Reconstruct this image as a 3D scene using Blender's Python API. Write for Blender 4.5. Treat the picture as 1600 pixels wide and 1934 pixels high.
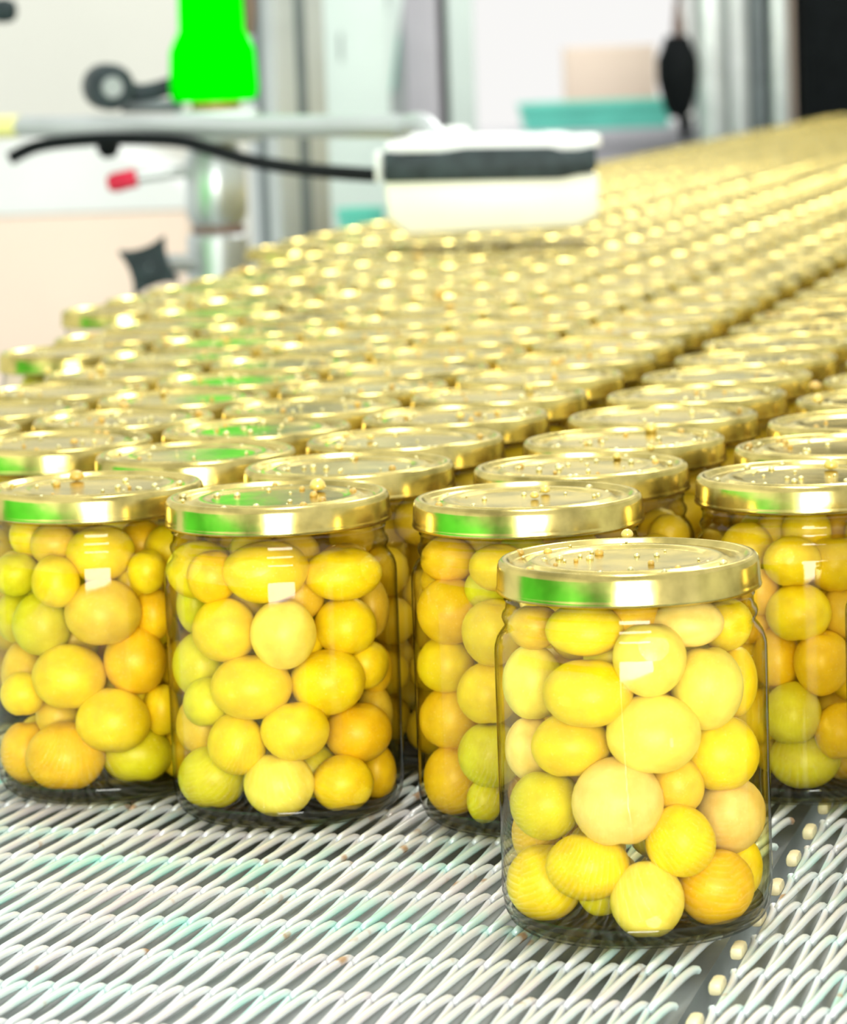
import bpy, bmesh, math, random
import numpy as np
from mathutils import Vector, Matrix

for o in list(bpy.data.objects):
    bpy.data.objects.remove(o)
S = bpy.context.scene
COL = S.collection
random.seed(7)

# ------------------------------------------------------------------ camera
FPX, PITCH, ROLL, HCAM = 6481.6, 0.1330, 0.0359, 0.2737
_f = Vector((0, math.cos(PITCH), -math.sin(PITCH)))
_u0 = Vector((0, math.sin(PITCH), math.cos(PITCH)))
_r0 = Vector((1, 0, 0))
_cr, _sr = math.cos(ROLL), math.sin(ROLL)
RIGHT = _r0 * _cr - _u0 * _sr
UP = _r0 * _sr + _u0 * _cr
CAMLOC = Vector((0, 0, HCAM))
cd = bpy.data.cameras.new('camera')
cam = bpy.data.objects.new('camera', cd)
COL.objects.link(cam)
cam.matrix_world = Matrix(((RIGHT.x, UP.x, -_f.x, 0), (RIGHT.y, UP.y, -_f.y, 0),
                           (RIGHT.z, UP.z, -_f.z, HCAM), (0, 0, 0, 1)))
cd.sensor_fit = 'HORIZONTAL'
cd.sensor_width = 36
cd.lens = FPX / 1600 * 36
cd.clip_start = 0.05
cd.dof.use_dof = True
cd.dof.focus_distance = 1.12
cd.dof.aperture_fstop = 24
S.camera = cam

# ------------------------------------------------------------------ light
w = bpy.data.worlds.new('world')
S.world = w
w.use_nodes = True
w.node_tree.nodes['Background'].inputs[0].default_value = (0.96, 1.0, 0.98, 1)
w.node_tree.nodes['Background'].inputs[1].default_value = 0.85


def area(name, loc, target, sx, sy, power, col=(1, 1, 1)):
    l = bpy.data.lights.new(name, 'AREA')
    l.shape = 'RECTANGLE'
    l.size, l.size_y, l.energy, l.color = sx, sy, power, col
    o = bpy.data.objects.new(name, l)
    COL.objects.link(o)
    o.location = loc
    o.rotation_euler = (Vector(target) - Vector(loc)).to_track_quat('-Z', 'Y').to_euler()
    return o


area('rear_fill', (0.12, -2.2, 0.25), (0.12, 1.2, 0.25), 1.6, 2.3, 165, (1, 0.99, 0.96))  # unseen light added behind the camera for frontal fill and white rim highlights
area('overhead_fill', (0.1, 1.6, 2.2), (0.1, 1.6, 0), 0.35, 1.3, 24, (1, 0.98, 0.93))  # unseen overhead light, added for glints on the lid droplets
area('overhead_fill', (0.9, 4.6, 2.6), (0.9, 4.6, 0), 0.35, 1.6, 40, (1, 0.98, 0.93))  # second added overhead light, further down the lanes
area('overhead_fill', (0.4, 8.3, 2.9), (0.4, 8.6, 0), 3.0, 0.4, 38, (1, 0.98, 0.93))  # added out of view to brighten the back wall

S.view_settings.view_transform = 'Standard'
S.view_settings.look = 'None'
S.view_settings.exposure = 0.40
S.view_settings.gamma = 1
S.view_settings.use_curve_mapping = False
S.cycles.use_denoising = True
S.cycles.transparent_max_bounces = 40
S.cycles.max_bounces = 8

# ------------------------------------------------------------------ helpers
LANE = math.atan(0.257)
LC, LS = math.cos(LANE), math.sin(LANE)


def uv(u, v, z=0.0):
    """belt coordinates: u along the belt, v across it"""
    return Vector((v * LC + u * LS, -v * LS + u * LC, z))


def to_uv(x, y):
    return x * LS + y * LC, x * LC - y * LS


def ray(px, py):
    return _f + RIGHT * ((px - 800) / FPX) - UP * ((py - 967) / FPX)


def at(px, py, y):
    """the point seen at a pixel, at depth y"""
    d = ray(px, py)
    return CAMLOC + d * (y / d.y)


def onz(px, py, z):
    d = ray(px, py)
    return CAMLOC + d * ((z - HCAM) / d.z)


def pix(p):
    q = Vector(p) - CAMLOC
    k = q.dot(_f)
    return 800 + FPX * q.dot(RIGHT) / k, 967 - FPX * q.dot(UP) / k


def mesh_obj(name, me, mat=None, parent=None):
    o = bpy.data.objects.new(name, me)
    COL.objects.link(o)
    if mat and not me.materials:
        me.materials.append(mat)
    if parent:
        o.parent = parent
    return o


def finish(bm, name, smooth=True, ang=40):
    me = bpy.data.meshes.new(name)
    bmesh.ops.recalc_face_normals(bm, faces=bm.faces)
    bm.to_mesh(me)
    bm.free()
    if smooth:
        me.polygons.foreach_set('use_smooth', [True] * len(me.polygons))
        me.set_sharp_from_angle(angle=math.radians(ang))
    return me


def lathe(prof, seg=48, name='lathe', ang=40, close=True):
    bm = bmesh.new()
    rings = []
    for r, z in prof:
        if r < 1e-6:
            rings.append([bm.verts.new((0, 0, z))])
        else:
            rings.append([bm.verts.new((r * math.cos(2 * math.pi * i / seg), r * math.sin(2 * math.pi * i / seg), z)) for i in range(seg)])
    for a, b in zip(rings, rings[1:]):
        for i in range(seg):
            j = (i + 1) % seg
            if len(a) == 1 and len(b) == 1:
                continue
            if len(a) == 1:
                bm.faces.new((a[0], b[i], b[j]))
            elif len(b) == 1:
                bm.faces.new((a[i], a[j], b[0]))
            else:
                bm.faces.new((a[i], a[j], b[j], b[i]))
    return finish(bm, name, True, ang)


def box(bm, c, s, rot=0.0, bev=0.0):
    m = Matrix.Translation(c) @ Matrix.Rotation(rot, 4, 'Z') @ Matrix.Diagonal((s[0], s[1], s[2], 1))
    r = bmesh.ops.create_cube(bm, size=1, matrix=m)
    if bev:
        es = list({e for v in r['verts'] for e in v.link_edges})
        bmesh.ops.bevel(bm, geom=es, offset=bev, segments=2, affect='EDGES', profile=0.5)


def box_obj(name, c, s, mat, parent=None, rot=0.0, bev=0.003, origin=None):
    bm = bmesh.new()
    o0 = Vector(origin) if origin is not None else Vector((0, 0, 0))
    box(bm, Vector(c) - o0, s, rot, bev)
    return mesh_obj(name, finish(bm, name, True, 30), mat, parent)


def tube(name, pts, r, mat, parent=None, seg=12, origin=(0, 0, 0), smooth_path=True):
    """a round bar or hose through points (radius may be a list)"""
    pts = [Vector(p) - Vector(origin) for p in pts]
    if smooth_path and len(pts) > 2:
        q = []
        n = len(pts)
        for i in range(n - 1):
            p0, p1, p2, p3 = pts[max(i - 1, 0)], pts[i], pts[i + 1], pts[min(i + 2, n - 1)]
            for k in range(8):
                t = k / 8
                q.append(0.5 * ((2 * p1) + (p2 - p0) * t + (2 * p0 - 5 * p1 + 4 * p2 - p3) * t * t + (3 * p1 - p0 - 3 * p2 + p3) * t ** 3))
        q.append(pts[-1])
        pts = q
    rs = r if isinstance(r, (list, tuple)) else [r] * len(pts)
    if len(rs) != len(pts):
        rs = list(np.interp(np.linspace(0, 1, len(pts)), np.linspace(0, 1, len(rs)), rs))
    bm = bmesh.new()
    rings = []
    ref = None
    for i, p in enumerate(pts):
        t = (pts[min(i + 1, len(pts) - 1)] - pts[max(i - 1, 0)]).normalized()
        if ref is None:
            ref = Vector((0, 0, 1)) if abs(t.z) < 0.9 else Vector((1, 0, 0))
        a = (ref - t * ref.dot(t)).normalized()
        ref = a
        b = t.cross(a)
        rings.append([bm.verts.new(p + (a * math.cos(2 * math.pi * k / seg) + b * math.sin(2 * math.pi * k / seg)) * rs[i]) for k in range(seg)])
    for a, b in zip(rings, rings[1:]):
        for k in range(seg):
            bm.faces.new((a[k], a[(k + 1) % seg], b[(k + 1) % seg], b[k]))
    bm.faces.new(rings[0][::-1])
    bm.faces.new(rings[-1])
    return mesh_obj(name, finish(bm, name, True, 50), mat, parent)


def empty(name, loc=(0, 0, 0), rz=0.0):
    o = bpy.data.objects.new(name, None)
    COL.objects.link(o)
    o.empty_display_size = 0.02
    o.location = loc
    o.rotation_euler[2] = rz
    return o


def tag(o, label=None, cat=None, group=None, kind=None):
    if label:
        o['label'] = label
    if cat:
        o['category'] = cat
    if group:
        o['group'] = group
    if kind:
        o['kind'] = kind
    return o


# ------------------------------------------------------------------ materials
class N:
    def __init__(s, name):
        s.m = bpy.data.materials.new(name)
        s.m.use_nodes = True
        s.t = s.m.node_tree
        s.p = s.t.nodes['Principled BSDF']
        s.out = s.t.nodes['Material Output']

    def n(s, kind, **kw):
        nd = s.t.nodes.new(kind)
        for k, v in kw.items():
            if k in nd.inputs:
                nd.inputs[k].default_value = v
            else:
                setattr(nd, k, v)
        return nd

    def l(s, a, b):
        s.t.links.new(a, b)


def mat(name, col, rough=0.5, metal=0.0, var=0.06, scale=30, bump=0.0, bscale=None, col2=None, spec=0.5):
    """procedural material: object-space noise drives a little colour and relief"""
    k = N(name)
    tc = k.n('ShaderNodeTexCoord')
    no = k.n('ShaderNodeTexNoise', Scale=scale, Detail=4.0)
    k.l(tc.outputs['Object'], no.inputs['Vector'])
    cr = k.n('ShaderNodeValToRGB')
    c2 = col2 or tuple(max(0, c * (1 - var * 2)) for c in col)
    cr.color_ramp.elements[0].position = 0.35
    cr.color_ramp.elements[1].position = 0.65
    cr.color_ramp.elements[0].color = (*c2, 1)
    cr.color_ramp.elements[1].color = (*col, 1)
    k.l(no.outputs['Fac'], cr.inputs['Fac'])
    k.l(cr.outputs['Color'], k.p.inputs['Base Color'])
    k.p.inputs['Roughness'].default_value = rough
    k.p.inputs['Metallic'].default_value = metal
    k.p.inputs['Specular IOR Level'].default_value = spec
    if bump:
        nb = k.n('ShaderNodeTexNoise', Scale=bscale or scale * 3, Detail=3.0)
        k.l(tc.outputs['Object'], nb.inputs['Vector'])
        b = k.n('ShaderNodeBump', Strength=bump, Distance=0.001)
        k.l(nb.outputs['Fac'], b.inputs['Height'])
        k.l(b.outputs['Normal'], k.p.inputs['Normal'])
    return k.m


M = {}
M['steel'] = mat('brushed_steel', (0.62, 0.66, 0.66), 0.35, 0.8, 0.08, 20)
M['alu'] = mat('aluminium', (0.60, 0.63, 0.63), 0.42, 0.75, 0.06, 14)
M['steel_dark'] = mat('dark_steel', (0.20, 0.23, 0.24), 0.45, 0.6, 0.1, 20)
M['grey_paint'] = mat('grey_paint', (0.36, 0.39, 0.39), 0.5, 0, 0.06, 8)
M['black'] = mat('black_plastic', (0.007, 0.009, 0.010), 0.6, 0, 0.2, 40, spec=0.08)
M['slate'] = mat('slate_plastic', (0.035, 0.052, 0.058), 0.5, 0, 0.25, 60, spec=0.2)
M['white_plastic'] = mat('white_plastic', (0.86, 0.85, 0.72), 0.4, 0, 0.03, 20)
M['white_paint'] = mat('white_paint', (0.86, 0.87, 0.85), 0.5, 0, 0.03, 5)
M['green'] = mat('green_plastic', (0.0, 0.90, 0.0), 0.6, 0, 0.02, 20, spec=0.0)
M['reflector_green'] = mat('green_reflector_paint', (0.04, 0.80, 0.02), 0.6, 0, 0.04, 3, spec=0.2)  # for the unseen panels that colour the lid rims
M['wall'] = mat('cream_wall', (0.84, 0.83, 0.75), 0.8, 0, 0.02, 1.5)
M['floor'] = mat('floor_concrete', (0.42, 0.43, 0.42), 0.6, 0, 0.1, 3, bump=0.1)
M['peach'] = mat('peach_paint', (0.88, 0.70, 0.57), 0.6, 0, 0.03, 4)
M['mint'] = mat('mint_paint', (0.70, 0.80, 0.76), 0.5, 0, 0.04, 6)
M['teal'] = mat('teal_plastic', (0.16, 0.72, 0.58), 0.4, 0, 0.06, 12)
M['lilac'] = mat('lilac_grey_paint', (0.55, 0.53, 0.58), 0.5, 0, 0.05, 8)
M['red'] = mat('red_plastic', (0.75, 0.01, 0.06), 0.4, 0, 0.05, 30)
M['orange'] = mat('orange_ring', (0.80, 0.38, 0.08), 0.4, 0, 0.08, 40)
M['brown'] = mat('brown_rubber', (0.20, 0.12, 0.09), 0.5, 0, 0.1, 40)
M['cream'] = mat('cream_nylon', (0.80, 0.70, 0.42), 0.45, 0, 0.08, 200)
M['yellow'] = mat('yellow_cap', (0.85, 0.78, 0.30), 0.5, 0, 0.05, 40)
M['bed'] = mat('conveyor_bed', (0.40, 0.43, 0.42), 0.5, 0.1, 0.15, 25)
M['crumb'] = mat('fruit_crumb', (0.72, 0.46, 0.09), 0.35, 0, 0.2, 200)
M['drop'] = mat('syrup_bead', (0.90, 0.66, 0.14), 0.08, 0, 0.25, 300, spec=0.9)
M['drop_pale'] = mat('pale_droplet', (0.86, 0.78, 0.36), 0.05, 0.35, 0.2, 300, spec=1.0)


def wire_mat():
    k = N('belt_wire')
    tc = k.n('ShaderNodeNewGeometry')
    n1 = k.n('ShaderNodeTexNoise', Scale=22.0, Detail=3.0)
    k.l(tc.outputs['Position'], n1.inputs['Vector'])
    r = k.n('ShaderNodeValToRGB')
    e = r.color_ramp.elements
    e[0].position, e[0].color = 0.30, (0.50, 0.80, 0.72, 1)
    e[1].position, e[1].color = 0.70, (0.74, 0.70, 0.71, 1)
    x = e.new(0.48)
    x.color = (0.74, 0.79, 0.78, 1)
    k.l(n1.outputs['Fac'], r.inputs['Fac'])
    n2 = k.n('ShaderNodeTexNoise', Scale=60.0, Detail=2.0)
    k.l(tc.outputs['Position'], n2.inputs['Vector'])
    r2 = k.n('ShaderNodeValToRGB')
    r2.color_ramp.elements[0].position = 0.66
    r2.color_ramp.elements[1].position = 0.74
    k.l(n2.outputs['Fac'], r2.inputs['Fac'])
    mx = k.n('ShaderNodeMixRGB')
    mx.inputs[2].default_value = (0.50, 0.33, 0.20, 1)
    k.l(r2.outputs['Color'], mx.inputs[0])
    k.l(r.outputs['Color'], mx.inputs[1])
    k.l(mx.outputs['Color'], k.p.inputs['Base Color'])
    k.p.inputs['Metallic'].default_value = 0.3
    k.p.inputs['Roughness'].default_value = 0.36
    return k.m


def lid_mat():
    k = N('gold_lid')
    tc = k.n('ShaderNodeTexCoord')
    oi = k.n('ShaderNodeObjectInfo')
    ad = k.n('ShaderNodeVectorMath', operation='ADD')
    k.l(tc.outputs['Object'], ad.inputs[0])
    k.l(oi.outputs['Random'], ad.inputs[1])
    n1 = k.n('ShaderNodeTexNoise', Scale=60.0, Detail=5.0)
    k.l(ad.outputs[0], n1.inputs['Vector'])
    r = k.n('ShaderNodeValToRGB')
    e = r.color_ramp.elements
    e[0].position, e[0].color = 0.32, (0.30, 0.24, 0.07, 1)
    e[1].position, e[1].color = 0.62, (0.70, 0.56, 0.19, 1)
    k.l(n1.outputs['Fac'], r.inputs['Fac'])
    k.l(r.outputs['Color'], k.p.inputs['Base Color'])
    n2 = k.n('ShaderNodeTexNoise', Scale=45.0, Detail=3.0)
    k.l(ad.outputs[0], n2.inputs['Vector'])
    b = k.n('ShaderNodeBump', Strength=0.30, Distance=0.0011)
    k.l(n2.outputs['Fac'], b.inputs['Height'])
    k.l(b.outputs['Normal'], k.p.inputs['Normal'])
    k.p.inputs['Metallic'].default_value = 0.96
    k.p.inputs['Specular Tint'].default_value = (0.95, 0.90, 0.66, 1)
    k.p.inputs['Roughness'].default_value = 0.19
    return k.m


def glass_mat(shade=False):
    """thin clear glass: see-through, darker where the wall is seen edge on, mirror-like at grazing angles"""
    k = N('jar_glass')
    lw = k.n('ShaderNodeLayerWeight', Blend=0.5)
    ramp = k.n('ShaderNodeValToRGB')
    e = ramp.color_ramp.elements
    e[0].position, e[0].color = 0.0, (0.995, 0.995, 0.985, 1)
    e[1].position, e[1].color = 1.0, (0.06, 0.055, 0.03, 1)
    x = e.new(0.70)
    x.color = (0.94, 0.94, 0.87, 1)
    if shade:  # darker tint puts the shade under a jar into its base
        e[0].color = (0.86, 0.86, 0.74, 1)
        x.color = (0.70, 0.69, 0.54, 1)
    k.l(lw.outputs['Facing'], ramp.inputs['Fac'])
    tr = k.n('ShaderNodeBsdfTransparent')
    k.l(ramp.outputs['Color'], tr.inputs['Color'])
    gl = k.n('ShaderNodeBsdfGlossy', Roughness=0.03)
    pw_ = k.n('ShaderNodeMath', operation='POWER')
    k.l(lw.outputs['Facing'], pw_.inputs[0])
    pw_.inputs[1].default_value = 5.0
    ma = k.n('ShaderNodeMath', operation='MULTIPLY_ADD')
    k.l(pw_.outputs[0], ma.inputs[0])
    ma.inputs[1].default_value = 0.60
    ma.inputs[2].default_value = 0.035
    mx = k.n('ShaderNodeMixShader')
    k.l(ma.outputs[0], mx.inputs[0])
    k.l(tr.outputs[0], mx.inputs[1])
    k.l(gl.outputs[0], mx.inputs[2])
    k.l(mx.outputs[0], k.out.inputs['Surface'])
    k.t.nodes.remove(k.p)
    return k.m


def syrup_mat():
    k = N('clear_syrup')
    tr = k.n('ShaderNodeBsdfTransparent')
    tr.inputs['Color'].default_value = (0.975, 0.935, 0.68, 1)
    k.l(tr.outputs[0], k.out.inputs['Surface'])
    k.t.nodes.remove(k.p)
    return k.m


def plum_mat():
    k = N('plum_skin')
    tc = k.n('ShaderNodeTexCoord')
    oi = k.n('ShaderNodeObjectInfo')
    mu = k.n('ShaderNodeVectorMath', operation='SCALE')
    k.l(oi.outputs['Random'], mu.inputs['Scale'])
    mu.inputs[0].default_value = (9, 7, 5)
    ad = k.n('ShaderNodeVectorMath', operation='ADD')
    k.l(tc.outputs['Object'], ad.inputs[0])
    k.l(mu.outputs[0], ad.inputs[1])
    n1 = k.n('ShaderNodeTexNoise', Scale=1.5, Detail=3.0)
    k.l(ad.outputs[0], n1.inputs['Vector'])
    r = k.n('ShaderNodeValToRGB')
    e = r.color_ramp.elements
    e[0].position, e[0].color = 0.30, (0.80, 0.72, 0.50, 1)
    e[1].position, e[1].color = 0.72, (1.0, 1.0, 1.0, 1)
    k.l(n1.outputs['Fac'], r.inputs['Fac'])
    mx = k.n('ShaderNodeMixRGB', blend_type='MULTIPLY')
    mx.inputs[0].default_value = 1.0
    k.l(oi.outputs['Color'], mx.inputs[1])
    k.l(r.outputs['Color'], mx.inputs[2])
    # fine pale veins
    wv = k.n('ShaderNodeTexNoise', Scale=14.0, Detail=2.0)
    k.l(ad.outputs[0], wv.inputs['Vector'])
    r2 = k.n('ShaderNodeValToRGB')
    r2.color_ramp.elements[0].position = 0.60
    r2.color_ramp.elements[1].position = 0.80
    r2.color_ramp.elements[1].color = (0.3, 0.3, 0.3, 1)
    k.l(wv.outputs['Fac'], r2.inputs['Fac'])
    m2 = k.n('ShaderNodeMixRGB')
    m2.inputs[2].default_value = (0.95, 0.88, 0.60, 1)
    k.l(r2.outputs['Color'], m2.inputs[0])
    k.l(mx.outputs['Color'], m2.inputs[1])
    k.l(m2.outputs['Color'], k.p.inputs['Base Color'])
    k.p.inputs['Roughness'].default_value = 0.42
    k.p.inputs['Subsurface Weight'].default_value = 0.25
    k.p.inputs['Subsurface Radius'].default_value = (1.0, 0.8, 0.2)
    k.p.inputs['Subsurface Scale'].default_value = 0.004
    return k.m


def glow_mat():
    k = N('glow_white')  # even glow for the pane added on the back wall
    em = k.n('ShaderNodeEmission', Strength=0.72)
    em.inputs['Color'].default_value = (1, 0.99, 0.97, 1)
    k.l(em.outputs[0], k.out.inputs['Surface'])
    k.t.nodes.remove(k.p)
    return k.m


M['glow'] = glow_mat()
M['wire'] = wire_mat()
M['lid'] = lid_mat()
M['glass'] = glass_mat()
M['glass_shade'] = glass_mat(True)
M['syrup'] = syrup_mat()
M['plum'] = plum_mat()

# ------------------------------------------------------------------ the setting
ZF = -0.90


def struct(name, c, s, m, rot=0.0):
    return tag(box_obj(name, c, s, m, rot=rot, bev=0.0), kind='structure')


struct('floor', (0.6, 4.0, ZF - 0.05), (9, 14, 0.1), M['floor'])
struct('wall_back', (0.6, 10.05, 1.1), (9, 0.1, 4.0), M['wall'])
struct('wall_left', (-2.25, 0.75, 0.6), (0.1, 6.5, 3.0), M['white_paint'])
struct('green_reflector_1', (-2.17, -0.30, -0.20), (0.06, 4.4, 1.40), M['reflector_green'])  # unseen green panel, added and sized for the green reflections in the rims
struct('wall_front', (-1.28, -2.55, 0.6), (1.84, 0.1, 3.0), M['white_paint'])
struct('green_reflector_2', (-1.25, -2.47, -0.20), (1.78, 0.06, 1.40), M['reflector_green'])  # unseen too, added to widen the green on the rims
struct('wall_right', (5.0, 4.0, 1.1), (0.1, 12, 4.0), M['wall'])
_w0, _w1 = at(885, 330, 9.95), at(1300, -300, 9.95)
_wc, _ww, _wh = (_w0 + _w1) / 2, _w1.x - _w0.x, _w1.z - _w0.z
glow_root = empty('glow_panel_1', (_wc.x, 9.97, _wc.z))
tag(glow_root, kind='structure')
box_obj('glow_pane', (0, 0, 0), (_ww, .01, _wh), M['glow'], glow_root, bev=0)  # glowing pane added to whiten this stretch of the back wall
for sx in (-1, 1):
    box_obj('glow_frame', (sx * _ww / 2, -.02, 0), (.05, .05, _wh), M['white_paint'], glow_root, bev=.004)
    box_obj('glow_frame', (0, -.02, sx * _wh / 2), (_ww + .05, .05, .05), M['white_paint'], glow_root, bev=.004)

# ------------------------------------------------------------------ conveyors
BU0, BU1 = 0.25, 7.35
SEAM = -0.172
PITCHU = 0.0400
WR = 0.00135
COIL = 0.0083
HZ = 0.0052


def spiral_mesh(v0, v1, name):
    n = int(round((v1 - v0) / COIL))
    SEG, NS = 16, 6
    T = np.arange(n * SEG + 1) * (2 * np.pi / SEG)
    a = 0.0218
    c, s = np.cos(T), np.sin(T)
    uu = a * np.sign(c) * np.abs(c) ** 0.85
    zz = (HZ / 2 - WR) * np.sign(s) * np.abs(s) ** 0.6 - HZ / 2
    vv = v1 - COIL * (T / (2 * np.pi)) + COIL * 0.13 * np.cos(T)
    P = np.stack([vv, uu, zz], 1)
    t = np.gradient(P, axis=0)
    t /= np.linalg.norm(t, axis=1)[:, None]
    ref = np.array([1.0, 0, 0])
    A = ref - t * (t @ ref)[:, None]
    A /= np.linalg.norm(A, axis=1)[:, None]
    B = np.cross(t, A)
    ang = np.arange(NS) * 2 * np.pi / NS
    V = (P[:, None, :] + WR * (A[:, None, :] * np.cos(ang)[None, :, None] + B[:, None, :] * np.sin(ang)[None, :, None])).reshape(-1, 3)
    i = np.arange(len(T) - 1)[:, None] * NS
    k = np.arange(NS)[None, :]
    k2 = (k + 1) % NS
    F = np.stack([i + k, i + k2, i + NS + k2, i + NS + k], 2).reshape(-1, 4)
    me = bpy.data.meshes.new(name)
    me.from_pydata(V.tolist(), [], F.tolist())
    me.polygons.foreach_set('use_smooth', [True] * len(me.polygons))
    me.materials.append(M['wire'])
    return me


def conveyor(v0, v1, label, cream_edge, left_rail, right_rail):
    root = empty('conveyor', uv(BU0, (v0 + v1) / 2, ZF), -LANE)
    tag(root, label, 'conveyor', 'wire belt conveyors')
    w_ = v1 - v0
    L = BU1 - BU0
    z0 = -ZF
    me = spiral_mesh(-w_ / 2 + 0.004, w_ / 2 - 0.002, 'wire_spiral')
    cap = None
    if cream_edge:
        bm = bmesh.new()
        box(bm, (0, 0, 0), (0.0042, 0.0105, 0.0042), 0, 0.0014)
        cap = finish(bm, 'edge_cap', True, 40)
        cap.materials.append(M['cream'])
    for i in range(int(L / PITCHU)):
        o = mesh_obj('wire_spiral', me, None, root)
        o.location = (0, i * PITCHU, z0)
        if cap and i * PITCHU + BU0 < 2.0:
            e = mesh_obj('edge_cap', cap, None, o)
            e.location = (-w_ / 2 + 0.003, 0.004, -0.002)
    box_obj('slider_bed', (0, L / 2, z0 - 0.018), (w_ - 0.006, L, 0.012), M['bed'], root, bev=0)
    for side, on in ((-1, left_rail), (1, right_rail)):
        if on:
            box_obj('side_rail', (side * (w_ / 2 + 0.035), L / 2, z0 - 0.065), (0.06, L, 0.11), M['steel'], root, bev=0.003)
    for yy in (0.5, 2.6, 4.7, 6.7):
        for side in (-1, 1):
            box_obj('leg', (side * (w_ / 2 - 0.05), yy, (z0 - 0.024) / 2), (0.05, 0.05, z0 - 0.024), M['steel'], root, bev=0.003)
    return root


VL = -0.938
conveyor(VL, SEAM - 0.002, 'wide pale steel wire-spiral conveyor belt under the crowd of jars', False, True, False)
conveyor(SEAM + 0.003, 0.36, 'steel wire-spiral conveyor belt with cream edge caps along the seam', True, False, True)

# ------------------------------------------------------------------ jars
RB, RL, JH = 0.0426, 0.0415, 0.1166
glass_prof = [(0, .0010), (.026, .0010), (.031, .0007), (.0345, .0), (.0375, .0006), (.0402, .0028), (.0418, .0062), (.0426, .0115),
              (.0426, .0870), (.0424, .0895), (.0416, .0920), (.0404, .0938), (.0394, .0950), (.0391, .0962), (.0397, .0974), (.0400, .0985),
              (.0397, .0996), (.0388, .1008), (.0387, .1035), (.0392, .1042), (.0387, .1050), (.0385, .1140), (.0372, .1148), (.0362, .1140), (.0362, .1075)]
ME_GLASS = lathe(glass_prof, 56, 'glass_body', 60)
ME_GLASS.materials.append(M['glass'])
base_prof = [(0, .0022), (.0340, .0022), (.0376, .0038), (.0396, .0068), (.0399, .0060), (.0388, .0030), (.0368, .0014), (.0345, .0006), (.0310, .0010), (0, .0012)]  # glass base insert, tinted dark to paint the shade ring under each jar
ME_BASE = lathe(base_prof, 48, 'shade_base', 60)
ME_BASE.materials.append(M['glass_shade'])
syrup_prof = [(0, .0024), (.034, .0025), (.0390, .0065), (.0418, .0130), (.0418, .0880), (.0400, .0925), (.0380, .0960), (.0378, .1040), (0, .1040)]
ME_SYRUP = lathe(syrup_prof, 40, 'syrup', 60)
ME_SYRUP.materials.append(M['syrup'])
lid_prof = [(.0386, .1074), (.0394, .1064), (.0406, .1062), (.0414, .1067), (.0415, .1073), (.0413, .1079), (.0412, .1085), (.0409, .1142),
            (.0405, .1156), (.0397, .1164), (.0386, .1166), (.0374, .1163), (.0366, .1152), (.0350, .1149), (.0318, .1150), (.0306, .1157),
            (.0290, .1159), (.0262, .1158), (.0250, .1152), (.0236, .1151), (0, .1153)]
ME_LID = lathe(lid_prof, 56, 'lid', 50)
ME_LID.materials.append(M['lid'])


def make_jar(x, y, label, group, syrup):
    root = empty('plum_jar', (x, y, 0), random.uniform(0, 6.28))
    tag(root, label, 'jar', group)
    mesh_obj('glass_body', ME_GLASS, None, root)
    mesh_obj('lid', ME_LID, None, root)
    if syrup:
        mesh_obj('shade_base', ME_BASE, None, root)
    if syrup:
        mesh_obj('syrup', ME_SYRUP, None, root)
    return root


FRONT = {
    'F': (0.0631, 1.0565, 'gold-lidded plum jar standing alone ahead of all the other jars', 'the jar standing alone ahead of the rest'),
    'B': (-0.0530, 1.2397, 'gold-lidded plum jar in the front row with an amber bead on its lid', 'the front-row jar with an amber bead on its lid'),
    'C': (0.0372, 1.2109, 'gold-lidded plum jar half hidden behind the lone foremost jar', 'the jar half hidden behind the lone foremost jar'),
    'E': (0.1409, 1.2457, 'gold-lidded plum jar by the belt seam with greener plums', 'the jar by the belt seam'),
    'A': (-0.1240, 1.2905, 'front-row plum jar with one large brown speck on its gold lid', 'the front-row jar with a brown speck on its lid'),
}
JARS = {}
ALLPOS = []
for k, (x, y, lab, _) in FRONT.items():
    JARS[k] = make_jar(x, y, lab, 'jars of yellow plums', True)
    ALLPOS.append((x, y))
make_jar(0.1785, 1.100, 'gold-lidded plum jar on the far side of the belt seam', 'jars of yellow plums', True)
ALLPOS.append((0.1785, 1.100))

# the lanes: those beyond the amber-bead jar close up like a honeycomb, the two nearer the seam stay apart
HEX = 0.0757
lanes = [(-0.1733, 1.2418 + .0872, 'the belt-seam jar'), (-0.2637, 1.182 + .0872, 'the half hidden jar'), (-0.3570, 1.2750, 'the amber-bead jar'),
         (-0.4340, 1.3187, 'the brown-specked jar')]
first = {4: 1.322, 5: 1.395, 6: 1.78, 7: 2.10, 8: 2.75, 9: 3.95}
for k in range(4, 10):
    v = -0.4340 - HEX * (k - 3)
    ph = (1.3187 + 0.0437 * ((k - 3) % 2))
    u = ph + 0.0874 * math.ceil((first[k] - ph) / 0.0874)
    lanes.append((v, u, '%s lane over from the brown-specked jar' % ('first', 'second', 'third', 'fourth', 'fifth', 'sixth')[k - 4]))
ORD = ['first', 'second', 'third', 'fourth', 'fifth', 'sixth', 'seventh', 'eighth']
rest, margin = [], []
rj = random.Random(3)
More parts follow.
